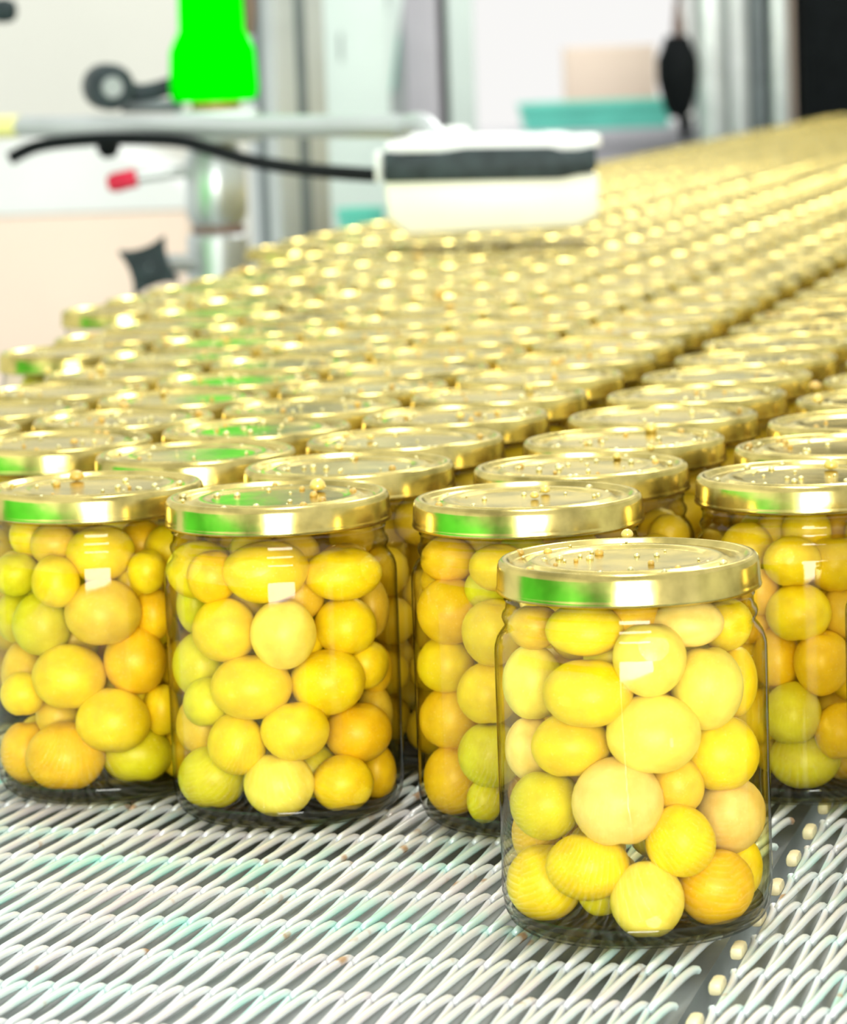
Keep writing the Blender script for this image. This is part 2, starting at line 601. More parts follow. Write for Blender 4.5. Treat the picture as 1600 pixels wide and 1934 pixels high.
for ln, (v, u, lname) in enumerate(lanes):
    i = 0
    while u < 7.05:
        p = uv(u + rj.uniform(-.0006, .0006), v + rj.uniform(-.0005, .0005))
        xl = pix((p.x - RB, p.y, 0.112))[0]
        xr = pix((p.x + RB, p.y, 0.112))[0]
        if xr > -10 and xl < 1612:
            if ln < 4:
                lab = '%s plum jar back in the lane behind %s' % (ORD[i], lname) if i < 8 else 'gold-lidded plum jar far back in the lane behind %s' % lname
            else:
                lab = '%s plum jar of the %s' % (ORD[i], lname) if i < 8 else 'gold-lidded plum jar far back in the %s' % lname
            rest.append((p.x, p.y, lab))
            i += 1
        elif xl < 1612 + FPX * 0.22 / p.y and xr > -10 - FPX * .2 / p.y:
            margin.append((p.x, p.y))
        u += 0.0874
rest.sort(key=lambda q: q[1])
margin += [(x, y) for x, y, _ in rest[294:]]       # only the far end of the crowd, past the nearest 300
for x, y, lab in rest[:294]:
    make_jar(x, y, lab, 'jars of yellow plums', y < 1.7)
rest = [(x, y) for x, y, _ in rest[:294]]
print('jars', len(rest), 'margin', len(margin))


def joined(name, me_src, places, m):
    """many placed copies of one mesh as a single mesh (places: x, y, z, sx, sy, sz)"""
    nv = len(me_src.vertices)
    co = np.empty(nv * 3)
    me_src.vertices.foreach_get('co', co)
    co = co.reshape(-1, 3)
    F = [tuple(p.vertices) for p in me_src.polygons]
    P = np.array(places)
    V = (co[None] * P[:, None, 3:6] + P[:, None, 0:3]).reshape(-1, 3)
    me = bpy.data.meshes.new(name)
    nf = len(F)
    lt = np.array([len(f) for f in F])
    li = np.concatenate([np.array(f) for f in F])
    n = len(P)
    allv = (li[None] + (np.arange(n) * nv)[:, None]).ravel()
    me.vertices.add(len(V))
    me.vertices.foreach_set('co', V.ravel())
    me.loops.add(len(allv))
    me.loops.foreach_set('vertex_index', allv.astype(np.int32))
    me.polygons.add(nf * n)
    tot = np.tile(lt, n)
    st = np.concatenate([[0], np.cumsum(tot)[:-1]])
    me.polygons.foreach_set('loop_start', st.astype(np.int32))
    me.polygons.foreach_set('use_smooth', np.ones(nf * n, dtype=bool))
    me.update(calc_edges=True)
    me.validate()
    return mesh_obj(name, me, m)


if margin:
    pl = [(x, y, 0, 1, 1, 1) for x, y in margin]
    root = empty('plum_jars', (0, 0, 0))
    tag(root, 'gold-lidded plum jars at the far end of the crowd before the dark cabinet', 'jars', None, 'stuff')
    for nm, src, mm in (('lids', ME_LID, M['lid']), ('glass_bodies', ME_GLASS, M['glass'])):
        o = joined(nm, src, pl, mm)
        o.parent = root
        o['kind'] = 'stuff'

# ------------------------------------------------------------------ plums
def plum_mesh(seed, sub=3):
    r_ = random.Random(seed)
    bm = bmesh.new()
    bmesh.ops.create_uvsphere(bm, u_segments=24, v_segments=16, radius=1.0)
    ph = r_.uniform(0, 6.28)
    for v_ in bm.verts:
        x, y, z = v_.co
        th = math.atan2(y, x)
        rr = 1 + 0.02 * math.sin(2 * th + ph) + 0.02 * math.sin(3 * z + ph)
        d = abs((th - ph + math.pi) % (2 * math.pi) - math.pi)
        rr -= 0.035 * math.exp(-(d / 0.18) ** 2) * math.sqrt(max(0, 1 - z * z))       # suture
        rr -= 0.10 * math.exp(-((1 - z) / 0.035))                                     # stem dimple
        v_.co = Vector((x, y, z)) * rr
    me = finish(bm, 'plum', True, 180)
    me.materials.append(M['plum'])
    return me


PLUMS = [plum_mesh(s) for s in (1, 2, 3, 4)]
Y, G, O, P_, K, B_ = 'yellow', 'green', 'orange', 'peach', 'pale', 'amber'
TINT = {Y: (0.90, 0.70, 0.012), G: (0.72, 0.68, 0.02), O: (0.90, 0.59, 0.012), P_: (0.93, 0.72, 0.34), K: (0.93, 0.82, 0.20), B_: (0.80, 0.57, 0.06)}
WORD = {Y: 'bright yellow', G: 'greenish yellow', O: 'orange yellow', P_: 'peach tinted pale', K: 'pale lemon', B_: 'dull amber'}
# px, py, rx, ry, colour, how far behind the glass (0 = touching it)
FR = {
    'F': [(1000, 1290, 52, 70, K, 0), (1108, 1312, 76, 60, Y, 0), (1228, 1245, 64, 64, K, 0), (1335, 1300, 62, 74, K, 0), (1415, 1290, 38, 64, Y, 1),
          (985, 1420, 46, 60, P_, 1), (1080, 1410, 68, 58, Y, 0), (1230, 1395, 79, 71, K, 0), (1362, 1430, 65, 68, Y, 0), (1032, 1520, 62, 62, G, 0),
          (1170, 1515, 77, 79, P_, 0), (1278, 1500, 50, 52, B_, 1), (1392, 1540, 62, 68, P_, 0), (1285, 1585, 62, 62, Y, 0), (988, 1585, 45, 60, B_, 1),
          (1115, 1630, 71, 60, Y, 0), (1012, 1680, 66, 70, Y, 0), (1222, 1700, 62, 68, K, 0), (1352, 1685, 66, 68, O, 0), (1428, 1645, 34, 56, Y, 1),
          (1105, 1190, 70, 44, Y, 0), (1005, 1195, 46, 40, B_, 1), (1300, 1185, 60, 42, P_, 1), (1395, 1180, 48, 46, Y, 0), (1200, 1165, 52, 40, O, 1), (1135, 1715, 40, 40, G, 2)],
    'B': [(372, 1080, 58, 52, Y, 0), (500, 1082, 76, 52, Y, 0), (648, 1085, 66, 46, Y, 0), (722, 1150, 32, 56, B_, 1), (425, 1190, 55, 58, Y, 0),
          (535, 1197, 55, 61, K, 0), (653, 1188, 54, 52, Y, 0), (345, 1150, 36, 50, G, 1), (362, 1258, 50, 60, G, 0), (475, 1298, 68, 58, Y, 0),
          (618, 1293, 66, 57, Y, 0), (720, 1265, 34, 46, O, 1), (360, 1370, 48, 55, B_, 0), (448, 1405, 52, 54, Y, 0), (557, 1385, 58, 52, Y, 0),
          (677, 1385, 58, 54, O, 0), (402, 1488, 58, 57, G, 0), (530, 1493, 59, 57, K, 0), (648, 1490, 52, 50, Y, 0), (730, 1470, 34, 52, O, 1), (735, 1350, 30, 50, B_, 2)],
    'A': [(30, 1085, 42, 38, G, 0), (105, 1098, 42, 45, Y, 0), (190, 1060, 60, 48, Y, 0), (278, 1080, 34, 38, Y, 0), (80, 1185, 50, 57, G, 0),
          (195, 1150, 64, 58, B_, 0), (290, 1165, 32, 46, O, 1), (35, 1280, 42, 62, B_, 1), (132, 1282, 62, 58, Y, 0), (255, 1250, 52, 61, O, 0),
          (112, 1375, 42, 40, B_, 1), (215, 1368, 65, 55, Y, 0), (305, 1345, 30, 46, Y, 1), (42, 1420, 45, 55, O, 0), (127, 1460, 67, 60, O, 0), (258, 1468, 60, 51, G, 0),
          (12, 1170, 36, 46, G, 1), (345, 1430, 46, 46, Y, 0), (350, 1260, 46, 50, Y, 0)],
    'C': [(848, 1150, 55, 60, O, 0), (932, 1195, 55, 58, Y, 0), (840, 1255, 52, 50, Y, 0), (922, 1310, 52, 55, Y, 0), (850, 1355, 55, 55, O, 0),
          (927, 1425, 55, 58, G, 0), (848, 1490, 53, 66, O, 0), (915, 1520, 30, 40, G, 1), (840, 1068, 50, 40, O, 0), (940, 1075, 50, 40, Y, 0),
          (1040, 1120, 55, 55, Y, 0), (1140, 1110, 55, 50, Y, 0), (1190, 1190, 40, 50, B_, 0)],
    'E': [(1500, 1062, 48, 44, Y, 0), (1573, 1070, 52, 48, Y, 0), (1508, 1158, 54, 51, Y, 0), (1592, 1165, 40, 46, B_, 1), (1470, 1250, 42, 54, O, 0),
          (1550, 1250, 50, 56, O, 0), (1502, 1352, 52, 54, G, 0), (1583, 1380, 44, 50, O, 0), (1520, 1462, 60, 52, G, 0), (1437, 1125, 32, 42, O, 0), (1430, 1360, 46, 50, Y, 1), (1610, 1280, 46, 50, Y, 0)],
}
RIN = 0.0416
rp = random.Random(11)
rng = np.random.default_rng(5)


def zlim(r):
    return 0.0024 + r, 0.1045 - r * 0.75


def rad_at(z):
    return RIN if z < 0.088 else np.interp(z, [0.088, 0.095], [RIN, 0.0376])


def pack(key):
    x0, y0 = FRONT[key][:2]
    ax = Vector((x0, y0, 0))
    view = Vector((x0, y0, 0)).normalized()
    side = Vector((view.y, -view.x, 0))
    items = []
    for px, py, rx, ry, c, back in FR[key]:
        d0 = math.hypot(x0, y0) - 0.025
        sx, sz = rx * 1.12 * d0 / FPX, ry * 1.12 * d0 / FPX
        r = min(sx, sz) * 0.55 + max(sx, sz) * 0.45
        d = ray(px, py)
        # go along the ray to the glass, then stop one radius inside it
        hor = Vector((d.x, d.y, 0))
        lat = None
        for depth in np.linspace(math.hypot(x0, y0) - 0.05, math.hypot(x0, y0) + 0.03, 161):
            p = CAMLOC + d * (depth / hor.length)
            q = Vector((p.x - x0, p.y - y0, 0))
            if q.length <= RIN - r:
                lat = p
                break
        if lat is None:     # beside the axis: nearest the side wall
            t = hor.normalized()
            p = CAMLOC + d * ((math.hypot(x0, y0)) / hor.length)
            q = Vector((p.x - x0, p.y - y0, 0))
            q = q.normalized() * (RIN - r)
            lat = Vector((x0 + q.x, y0 + q.y, p.z))
        lat = lat + view * (0.006 * back)
        items.append([lat.x - x0, lat.y - y0, lat.z, sx, sz, r, c, 1])
    n0 = len(items)
    # fill up the back and the middle
    tries = 0
    while tries < 12000 and len(items) < n0 + 36:
        tries += 1
        r = rp.uniform(0.0085, 0.0102)
        z = rp.uniform(*zlim(r))
        a, q = rp.uniform(0, 6.283), (rad_at(z) - r) * math.sqrt(rp.random())
        p = (q * math.cos(a), q * math.sin(a), z)
        if all((p[0] - i[0]) ** 2 + (p[1] - i[1]) ** 2 + (p[2] - i[2]) ** 2 > (0.86 * (r + i[5])) ** 2 for i in items):
            items.append([*p, r * rp.uniform(.95, 1.05), r * rp.uniform(.95, 1.05), r, rp.choice([Y, Y, Y, G, O, B_]), 0])
    Pn = np.array([i[:3] for i in items])
    home = Pn.copy()
    R = np.array([i[5] for i in items])
    fixed = np.array([i[7] for i in items], dtype=float)
    vw = np.array([view.x, view.y, 0])
    for it in range(260):
        D = Pn[:, None] - Pn[None]
        L = np.sqrt((D ** 2).sum(2)) + 1e-9
        ov = np.clip((R[:, None] + R[None]) * 0.91 - L, 0, None)
        np.fill_diagonal(ov, 0)
        Pn += (D / L[..., None] * ov[..., None]).sum(1) * 0.28
        # the plums seen through the front keep their place across the view and only slide in depth
        back = home - Pn
        back -= np.outer(back @ vw, vw)
        Pn += back * (fixed * 0.10)[:, None]
        rr = np.hypot(Pn[:, 0], Pn[:, 1])
        lim = np.array([rad_at(z) for z in Pn[:, 2]]) - R
        sc = np.minimum(1, lim / np.maximum(rr, 1e-6))
        Pn[:, 0] *= sc
        Pn[:, 1] *= sc
        Pn[:, 2] = np.clip(Pn[:, 2], 0.0024 + R, 0.1045 - R * 0.75)
    for i, it in enumerate(items):
        it[:3] = Pn[i]
    return items, side, view


NP = 0
for key in FRONT:
    items, side, view = pack(key)
    where = FRONT[key][3]
    x0, y0 = FRONT[key][:2]
    rot_side = math.atan2(side.y, side.x)
    for x, y, z, sx, sz, r, c, vis in items:
        if not vis and (x * view.x + y * view.y) > 0.026:
            continue        # at the back wall, behind all the others
        o = mesh_obj('plum', rp.choice(PLUMS))
        tag(o, '%s plum inside %s' % (WORD[c], where), 'plum', 'plums inside ' + where)
        o.location = (x0 + x, y0 + y, z)
        o.rotation_euler = (rp.choice([0, math.pi]) + rp.uniform(-.25, .25), 0, rot_side + rp.uniform(-.2, .2))
        o.scale = (sx, (sx + sz) / 2, sz)
        t = TINT[c]
        k = rp.uniform(.94, 1.04)
        o.color = (min(1, t[0] * k), min(1, t[1] * k * rp.uniform(.97, 1.03)), t[2], 1)
        NP += 1
print('plums', NP)

bm = bmesh.new()
bmesh.ops.create_icosphere(bm, subdivisions=2, radius=1)
ICO = finish(bm, 'ico', True, 180)
places = []
for x, y in [(0.1785, 1.100)] + rest + margin:
    placed = []
    near = y < 1.8
    for _ in range(420 if near else 160):
        r = rp.uniform(0.0082, 0.0100)
        z = rp.uniform(*zlim(r))
        a = rp.uniform(0, 6.283)
        q = (rad_at(z) - r) * (1 if rp.random() < .8 else .5)
        p = (q * math.cos(a), q * math.sin(a), z)
        if all((p[0] - i[0]) ** 2 + (p[1] - i[1]) ** 2 + (p[2] - i[2]) ** 2 > (0.95 * (r + i[3])) ** 2 for i in placed):
            placed.append((*p, r))
    places += [(x + a, y + b, c, r, r, r * 1.03) for a, b, c, r in placed]
o = joined('plums', ICO, places, M['plum'])
o.color = (0.90, 0.70, 0.05, 1)
tag(o, 'yellow plums filling the jars of the crowd behind the front row', 'plums', None, 'stuff')

# ------------------------------------------------------------------ drops on the lids
ZL = 0.1157
bm = bmesh.new()
bmesh.ops.create_icosphere(bm, subdivisions=2, radius=1)
DOME = finish(bm, 'dome', True, 180)
dr = []
lids = [(x, y) for x, y in ALLPOS] + [(x, y) for x, y in rest]
for x, y in lids:
    for _ in range(int(rp.uniform(10, 36)) if y < 3 else 8):
        a, q = rp.uniform(0, 6.283), RL * math.sqrt(rp.uniform(0.02, 0.86))
        r = rp.choice([.0005, .0006, .0008, .0010, .0013]) * (1 if y < 2.2 else 1.5)
        dr.append((x + q * math.cos(a), y + q * math.sin(a), (0.1162 if q > .0385 else 0.1153) + r * .25, r, r, r * 0.75))
o = joined('syrup_droplets', DOME, dr, M['drop_pale'])
tag(o, 'tiny pale syrup droplets scattered over the gold lids', 'droplets', None, 'stuff')
da = []
for x, y in lids:
    for _ in range(int(rp.uniform(1, 9)) if y < 3.5 else 2):
        a, q = rp.uniform(0, 6.283), RL * math.sqrt(rp.uniform(0.02, 0.86))
        r = rp.choice([.0008, .0011, .0015])
        da.append((x + q * math.cos(a), y + q * math.sin(a), (0.1162 if q > .0385 else 0.1153) + r * .3, r, r, r * 0.9))
o = joined('fruit_crumbs', DOME, da, M['crumb'])
tag(o, 'tiny orange fruit crumbs strewn over the gold lids', 'crumbs', None, 'stuff')

bm = bmesh.new()
bmesh.ops.create_uvsphere(bm, u_segments=20, v_segments=12, radius=1)
for v_ in bm.verts:
    v_.co.z = v_.co.z if v_.co.z > 0 else v_.co.z * 0.55
    v_.co.x *= 1 + 0.08 * math.sin(3 * v_.co.y)
BEAD = finish(bm, 'syrup_bead', True, 180)
BEAD.materials.append(M['drop'])
ME_SPECK = BEAD.copy()
ME_SPECK.materials.clear()
ME_SPECK.materials.append(M['crumb'])
beads = [(600, 925, .0030, 'amber syrup bead near the back rim of the front-row lid'), (1230, 815, .0026, 'amber syrup bead standing upright on a lid behind the lone jar'),
         (870, 790, .0020, 0), (1000, 737, .0024, 0), (190, 700, .0026, 0), (1570, 885, .0026, 0), (1545, 760, .0026, 0), (1165, 866, .0016, 0), (1230, 850, .0016, 0),
         (780, 745, .0018, 0), (890, 675, .0022, 0), (1110, 655, .0024, 0), (700, 830, .0016, 0), (640, 850, .0018, 0), (1480, 690, .0022, 0), (1185, 1015, .0020, 0),
         (310, 745, .0020, 0), (90, 705, .0022, 0), (1345, 665, .0024, 0), (520, 660, .0024, 0), (1030, 930, .0018, 0), (1010, 940, .0016, 0)]
for px, py, r, lab in beads:
    p = onz(px, py, ZL)
    o = mesh_obj('syrup_bead', BEAD)
    o.location = (p.x, p.y, ZL + r * 0.42)
    o.scale = (r, r, r)
    tag(o, lab or 'small amber syrup bead sitting on a gold lid of the crowd', 'bead', 'amber syrup beads on the lids')
for px, py, r, lab in [(145, 906, .0026, 'brown orange fruit speck on the leftmost front-row lid'), (235, 772, .0020, 0), (140, 838, .0016, 0), (790, 490, .0034, 0), (830, 560, .0034, 0),
                       (850, 585, .0030, 0), (1050, 690, .0026, 0), (460, 515, .0032, 0), (1540, 735, .0026, 0)]:
    p = onz(px, py, ZL)
    o = mesh_obj('fruit_speck', ME_SPECK)
    o.location = (p.x, p.y, ZL + r * 0.42)
    o.scale = (r * 1.1, r * .9, r)
    tag(o, 'large brown orange fruit speck on the front-row lid beside the amber-bead lid' if lab else 'small orange fruit speck lying on a gold lid of the crowd', 'speck', 'orange fruit specks on the lids')

# ------------------------------------------------------------------ sensor stand at the belt's edge
SD = 3.22


def off(px, py, d):
    return at(px, py, d)


base = at(415, 500, SD)
stand = empty('sensor_stand', (base.x, base.y, -0.012))
tag(stand, 'upright steel stand with bright green head and grey crossbar', 'stand')
o_ = stand.location.copy()


def lat(name, px, prof, m, d=SD, parent=stand, seg=32):
    """a turned part: prof gives (half width in px, image row)"""
    s = d / FPX
    pr = []
    for hw, py in prof:
        pr.append((hw * s, at(px, py, d).z - o_.z))
    if pr[0][0] > 0:
        pr = [(0, pr[0][1])] + pr
    if pr[-1][0] > 0:
        pr = pr + [(0, pr[-1][1])]
    me = lathe(pr, seg, name, 35)
    o = mesh_obj(name, me, m, parent)
    c = at(px, prof[0][1], d)
    o.location = (c.x - o_.x, c.y - o_.y, 0)
    return o


zb = lambda py: at(415, py, SD).z
lat('column_base', 415, [(58, 560), (58, 447), (50, 440)], M['alu'])
lat('column_foot', 415, [(80, 604), (80, 575), (56, 560)], M['steel_dark'])
lat('seal_ring', 413, [(48, 440), (50, 436), (50, 428), (47, 425)], M['brown'])
lat('column_tube', 411, [(46, 425), (57, 405), (57, 300), (52, 290), (40, 262), (40, 205)], M['steel'])
lat('orange_ring', 408, [(38, 208), (46, 204), (46, 192), (38, 188)], M['orange'])
lat('green_head', 405, [(74, 192), (82, 184), (84, 165), (80, 95), (70, 72), (62, 58), (60, -40), (60, -420), (50, -440)], M['green'])
hose = [at(468, 66, SD + .02), at(470, 20, SD + .02), at(464, -60, SD + .02), at(455, -200, SD + .02)]
tube('brown_hose', hose, [.0055, .007, .007, .007], M['brown'], stand, origin=o_)
# crossbar
LB, RBX = at(38, 239, 3.26), at(760, 238, 2.86)
tube('crossbar', [LB, RBX], .0098, M['alu'], stand, 20, o_, False)
tube('bar_bend', [RBX, at(785, 230, 2.84), at(806, 236, 2.82), at(838, 268, 2.80)], .0075, M['alu'], stand, 14, o_)
tube('bar_cap', [at(-2, 240, 3.275), at(38, 239, 3.26)], [.011, .0125, .0105], M['yellow'], stand, 20, o_, False)
cb = LB.lerp(RBX, 0.40)
box_obj('bar_clamp', at(412, 238, SD - 0.03), (0.075, 0.06, 0.03), M['alu'], stand, 0, .004, o_)
# round clamp knob and its arm
kc = at(205, 160, SD - .02)


def along(name, a, b, prof, m, parent=stand, origin=None, seg=28):
    """a turned part laid from a to b; prof gives (radius, share of the length)"""
    a, b = Vector(a), Vector(b)
    L = (b - a).length
    pr = [(0, prof[0][1] * L)] + [(r, t * L) for r, t in prof] + [(0, prof[-1][1] * L)]
    me = lathe(pr, seg, name, 35)
    me.transform((b - a).to_track_quat('Z', 'Y').to_matrix().to_4x4())
    o = mesh_obj(name, me, m, parent)
    o.location = a - (o_ if origin is None else origin)
    return o


along('clamp_knob', at(212, 165, SD - .04), at(196, 163, SD + .03), [(.018, 0), (.0215, .1), (.0215, .9), (.018, 1)], M['slate'])
along('knob_face', at(214, 166, SD - .046), at(212, 165, SD - .04), [(.009, 0), (.010, 1)], M['grey_paint'])
tube('knob_arm', [at(222, 168, SD), at(270, 176, SD), at(330, 160, SD)], [.011, .0085, .008], M['slate'], stand, 12, o_)
tube('clamp_bolt', [at(230, 200, SD + .03), at(345, 200, SD + .03)], .0065, M['steel_dark'], stand, 12, o_, False)
tube('set_screw', [at(203, 262, SD - .03), at(205, 285, SD - .03), at(207, 298, SD - .03)], [.011, .0105, .005], M['black'], stand, 14, o_, False)
# red-tipped lever
lv = tube('lever', [at(258, 335, SD - .02), at(365, 322, SD - .01)], .0052, M['alu'], stand, 12, o_, False)
tube('lever_grip', [at(203, 347, SD - .02), at(215, 345, SD - .02), at(258, 335, SD - .02)], [.0060, .0092, .0085], M['red'], lv, 14, o_, False)


# star knob
def star(px, py, d, rad, parent):
    bm = bmesh.new()
    n = 72
    f_, b_ = [], []
    for i in range(n):
        a = 2 * math.pi * i / n
        q = a - math.radians(62)
        r = rad * max(0.2, (abs(math.cos(q)) ** .66 + abs(math.sin(q)) ** .66) ** (-1 / .66)) * 1.0
        f_.append(bm.verts.new((r * math.cos(a), -0.008, r * math.sin(a))))
        b_.append(bm.verts.new((r * math.cos(a), 0.010, r * math.sin(a))))
    bm.faces.new(f_)
    bm.faces.new(b_[::-1])
    for i in range(n):
        bm.faces.new((f_[i], b_[i], b_[(i + 1) % n], f_[(i + 1) % n]))
    me = finish(bm, 'star_knob', True, 40)
    o = mesh_obj('star_knob', me, M['slate'], parent)
    o.location = at(px, py, d) - o_
    return o


sk = star(282, 503, SD - .05, .036, stand)
along('knob_hub', at(282, 503, SD - .062), at(282, 503, SD - .056), [(.010, 0), (.013, 1)], M['slate'])
tube('knob_shaft', [at(282, 503, SD - .04), at(330, 497, SD - .03), at(395, 500, SD)], .0085, M['alu'], stand, 12, o_, False)

# ------------------------------------------------------------------ sensor box over the jars
BD = 2.76
bl, br_, bb = at(722, 440, BD), at(1132, 440, BD), at(900, 446, BD)
sbox = empty('sensor_box', (bb.x, bb.y, bb.z))
tag(sbox, 'cream sensor box with dark slate band hanging over the jars', 'sensor')
so = sbox.location.copy()


def ppoly(name, pts, depth, d, m, parent, origin, bev=.002):
    """an outline given in pixels, extruded away from the camera"""
    bm = bmesh.new()
    f_ = [bm.verts.new(at(px, py, d) - origin) for px, py in pts]
    b_ = [bm.verts.new(at(px, py, d) - origin + Vector((0, depth, 0))) for px, py in pts]
    bm.faces.new(f_)
    bm.faces.new(b_[::-1])
    n = len(pts)
    for i in range(n):
        bm.faces.new((f_[i], b_[i], b_[(i + 1) % n], f_[(i + 1) % n]))
    bmesh.ops.recalc_face_normals(bm, faces=bm.faces)
    if bev:
        bmesh.ops.bevel(bm, geom=list(bm.edges), offset=bev, segments=2, affect='EDGES', profile=.5)
    return mesh_obj(name, finish(bm, name, True, 40), m, parent)


ppoly('box_body', [(724, 340), (1132, 326), (1132, 408), (1090, 428), (770, 444), (735, 414)], .10, BD, M['white_plastic'], sbox, so, .004)
ppoly('dark_band', [(724, 286), (790, 294), (880, 280), (1040, 278), (1075, 288), (1126, 276), (1128, 322), (1060, 338), (724, 345)], .106, BD - .004, M['slate'], sbox, so, .003)
ppoly('top_plate', [(730, 272), (800, 258), (1080, 254), (1122, 266), (1122, 284), (724, 290)], .09, BD + .004, M['white_paint'], sbox, so, .002)
ppoly('cable_port', [(707, 288), (722, 286), (722, 346), (709, 344)], .05, BD + .02, M['white_paint'], sbox, so, .002)
for px, py, r in ((795, 262, .010), (862, 248, .011), (1045, 258, .010), (1108, 262, .012)):
    along('cap_screw', at(px, py + 14, BD + .03), at(px, py - 10, BD + .03), [(r, 0), (r, .7), (r * .75, 1)], M['white_paint'], sbox, so, 16)
for px in (812, 845):
    tube('hanger', [at(px, 246, BD + .04), at(px + 8, 274, BD + .04)], .004, M['alu'], sbox, 10, so, False)

cab = [at(18, 300, 3.14), at(70, 276, 3.14), at(150, 265, 3.13), at(240, 262, 3.10), at(335, 266, 3.06), at(400, 282, 3.02), at(470, 303, 2.97), at(560, 318, 2.9), at(640, 326, 2.84), at(712, 331, 2.79)]
org = cab[0].copy()
c_ = tube('cable', cab, .0060, M['black'], None, 12, org)
c_.location = org
tag(c_, 'black cable sagging from the crossbar to the sensor box', 'cable')

# knob peeping in at the upper left
k0 = at(2, 22, 3.3)
kn = empty('clamp_handle', at(-120, 40, 3.3))
tag(kn, 'dark rounded clamp handle poking in beside the cream wall', 'handle')
ko = kn.location.copy()
tube('grip', [at(32, 20, 3.3), at(26, 20, 3.3), at(8, 20, 3.3), at(-20, 22, 3.3), at(-34, 24, 3.3)], [.003, .0095, .012, .0095, .006], M['slate'], kn, 16, ko)
tube('rod', [at(-34, 24, 3.3), at(-120, 40, 3.3), at(-122, 2400, 3.3)], .006, M['alu'], kn, 12, ko, False)

# ------------------------------------------------------------------ posts and machines behind
PD = 3.80
pc = at(546, 300, PD)
post = empty('profile_post', (pc.x, pc.y, ZF))
tag(post, 'square aluminium profile post rising beside the green-headed stand', 'post')
pw = 150 / FPX * PD / 1.33
box_obj('shaft', (0, 0, 1.35), (pw, pw, 2.7), M['alu'], post, math.radians(33), .004)
for sgn, rz in ((1, 33 - 90), (1, 33 + 180)):
    a = math.radians(rz)
    n_ = Vector((math.cos(a), math.sin(a), 0))
    box_obj('slot_strip', n_ * (pw / 2 + .0008) + Vector((0, 0, 1.35)), (.003, .012, 2.68), M['steel_dark'], post, a, 0)
box_obj('foot_plate', (0, 0, .006), (pw * 1.3, pw * 1.3, .012), M['steel_dark'], post, math.radians(33), .002)


def cabinet(name, px0, px1, pytop, d, depth, m, label, cat, parts=()):
    """a floor-standing box seen between two image columns; parts are doors and strips on its front"""
    a, b = at(px0, 200, d), at(px1, 200, d)
    zt = at((px0 + px1) / 2, pytop, d).z
    cx, wd = (a.x + b.x) / 2, b.x - a.x
    root = empty(name, (cx, d + depth / 2, ZF))
    tag(root, label, cat)
    h = zt - ZF
    box_obj('body', (0, 0, .04 + (h - .04) / 2), (wd, depth, h - .04), m, root, 0, .006)
    box_obj('plinth', (0, .01, .02), (wd - .03, depth - .05, .04), M['steel_dark'], root, 0, 0)
    for nm, q0, q1, r0, r1, mm in parts:
        p0, p1 = at(q0, r1, d), at(q1, r0, d)
        box_obj(nm, ((p0.x + p1.x) / 2 - cx, -depth / 2 - .004, (p0.z + p1.z) / 2 - ZF), (abs(p1.x - p0.x), .012, abs(p1.z - p0.z)), mm, root, 0, .003)
    return root


cabinet('tall_cabinet', 560, 722, -500, 6.2, .5, M['mint'], 'tall pale mint cabinet behind the aluminium post', 'cabinet',
        [('door', 628, 716, -380, 480, M['mint']), ('handle', 640, 648, 60, 120, M['steel'])])
gp = cabinet('grey_machine_column', 722, 884, -500, 7.2, .4, M['grey_paint'], 'tall grey machine column beyond the sensor box', 'machine',
             [('light_panel', 775, 832, -380, 420, M['lilac']), ('side_strip', 838, 880, -380, 420, M['mint'])])
o = ppoly('green_strip', [(736, 60), (754, 66), (742, 172), (722, 162)], .01, 7.185, M['teal'], gp, gp.location.copy(), .001)
gs = ppoly('slanted_brace', [(742, -60), (768, -60), (722, 300), (700, 300)], .03, 7.10, M['mint'], gp, gp.location.copy(), .002)

# white hooded peach housing on the left
hd = 6.0
a, b = at(-260, 300, hd), at(352, 300, hd)
hz_top, hz_mid = at(60, 285, hd).z, at(60, 405, hd).z
hous = empty('machine_housing', ((a.x + b.x) / 2, hd + .3, ZF))
tag(hous, 'peach machine housing with a rounded white hood', 'machine')
wd = b.x - a.x
box_obj('body', (0, 0, (hz_mid - ZF) / 2), (wd, .6, hz_mid - ZF), M['peach'], hous, 0, .01)
bm = bmesh.new()
prof = [(-wd / 2, 0)] + [(-wd / 2 + wd * (i / 14), (hz_top - hz_mid) * (0.25 + 0.95 * math.sin(math.pi * (i / 14)) ** .8)) for i in range(15)] + [(wd / 2, 0)]
f_ = [bm.verts.new((x, -.30, z)) for x, z in prof]
b_ = [bm.verts.new((x, .28, z)) for x, z in prof]
bm.faces.new(f_)
bm.faces.new(b_[::-1])
for i in range(len(prof)):
    j = (i + 1) % len(prof)
    bm.faces.new((f_[i], b_[i], b_[j], f_[j]))
hd_ = mesh_obj('hood', finish(bm, 'hood', True, 40), M['white_paint'], hous)
hd_.location = (0, 0, hz_mid - ZF)

# bench with teal crate and peach carton
bd = 8.2
zt = at(1120, 246, bd).z
bn = empty('work_bench', (at(1120, 246, bd).x, bd + .3, ZF))
tag(bn, 'lilac grey work bench carrying the teal crate', 'bench')
wb = (1330 - 900) / FPX * bd
box_obj('bench_top', (0, 0, zt - ZF - .02), (wb, .6, .04), M['lilac'], bn, 0, .004)
box_obj('apron', (0, -.26, zt - ZF - .085), (wb - .06, .03, .09), M['lilac'], bn, 0, .002)
for sx in (-1, 1):
    for sy in (-1, 1):
        box_obj('leg', (sx * (wb / 2 - .05), sy * .24, (zt - ZF - .04) / 2), (.045, .045, zt - ZF - .04), M['steel'], bn, 0, .003)
tc_ = at(1128, 245, bd + .1)
hgt = at(1128, 192, bd + .12).z - zt
cr = empty('plastic_crate', (tc_.x, bd + .22, zt))
tag(cr, 'turquoise plastic crate on the lilac grey bench', 'crate')
bm = bmesh.new()
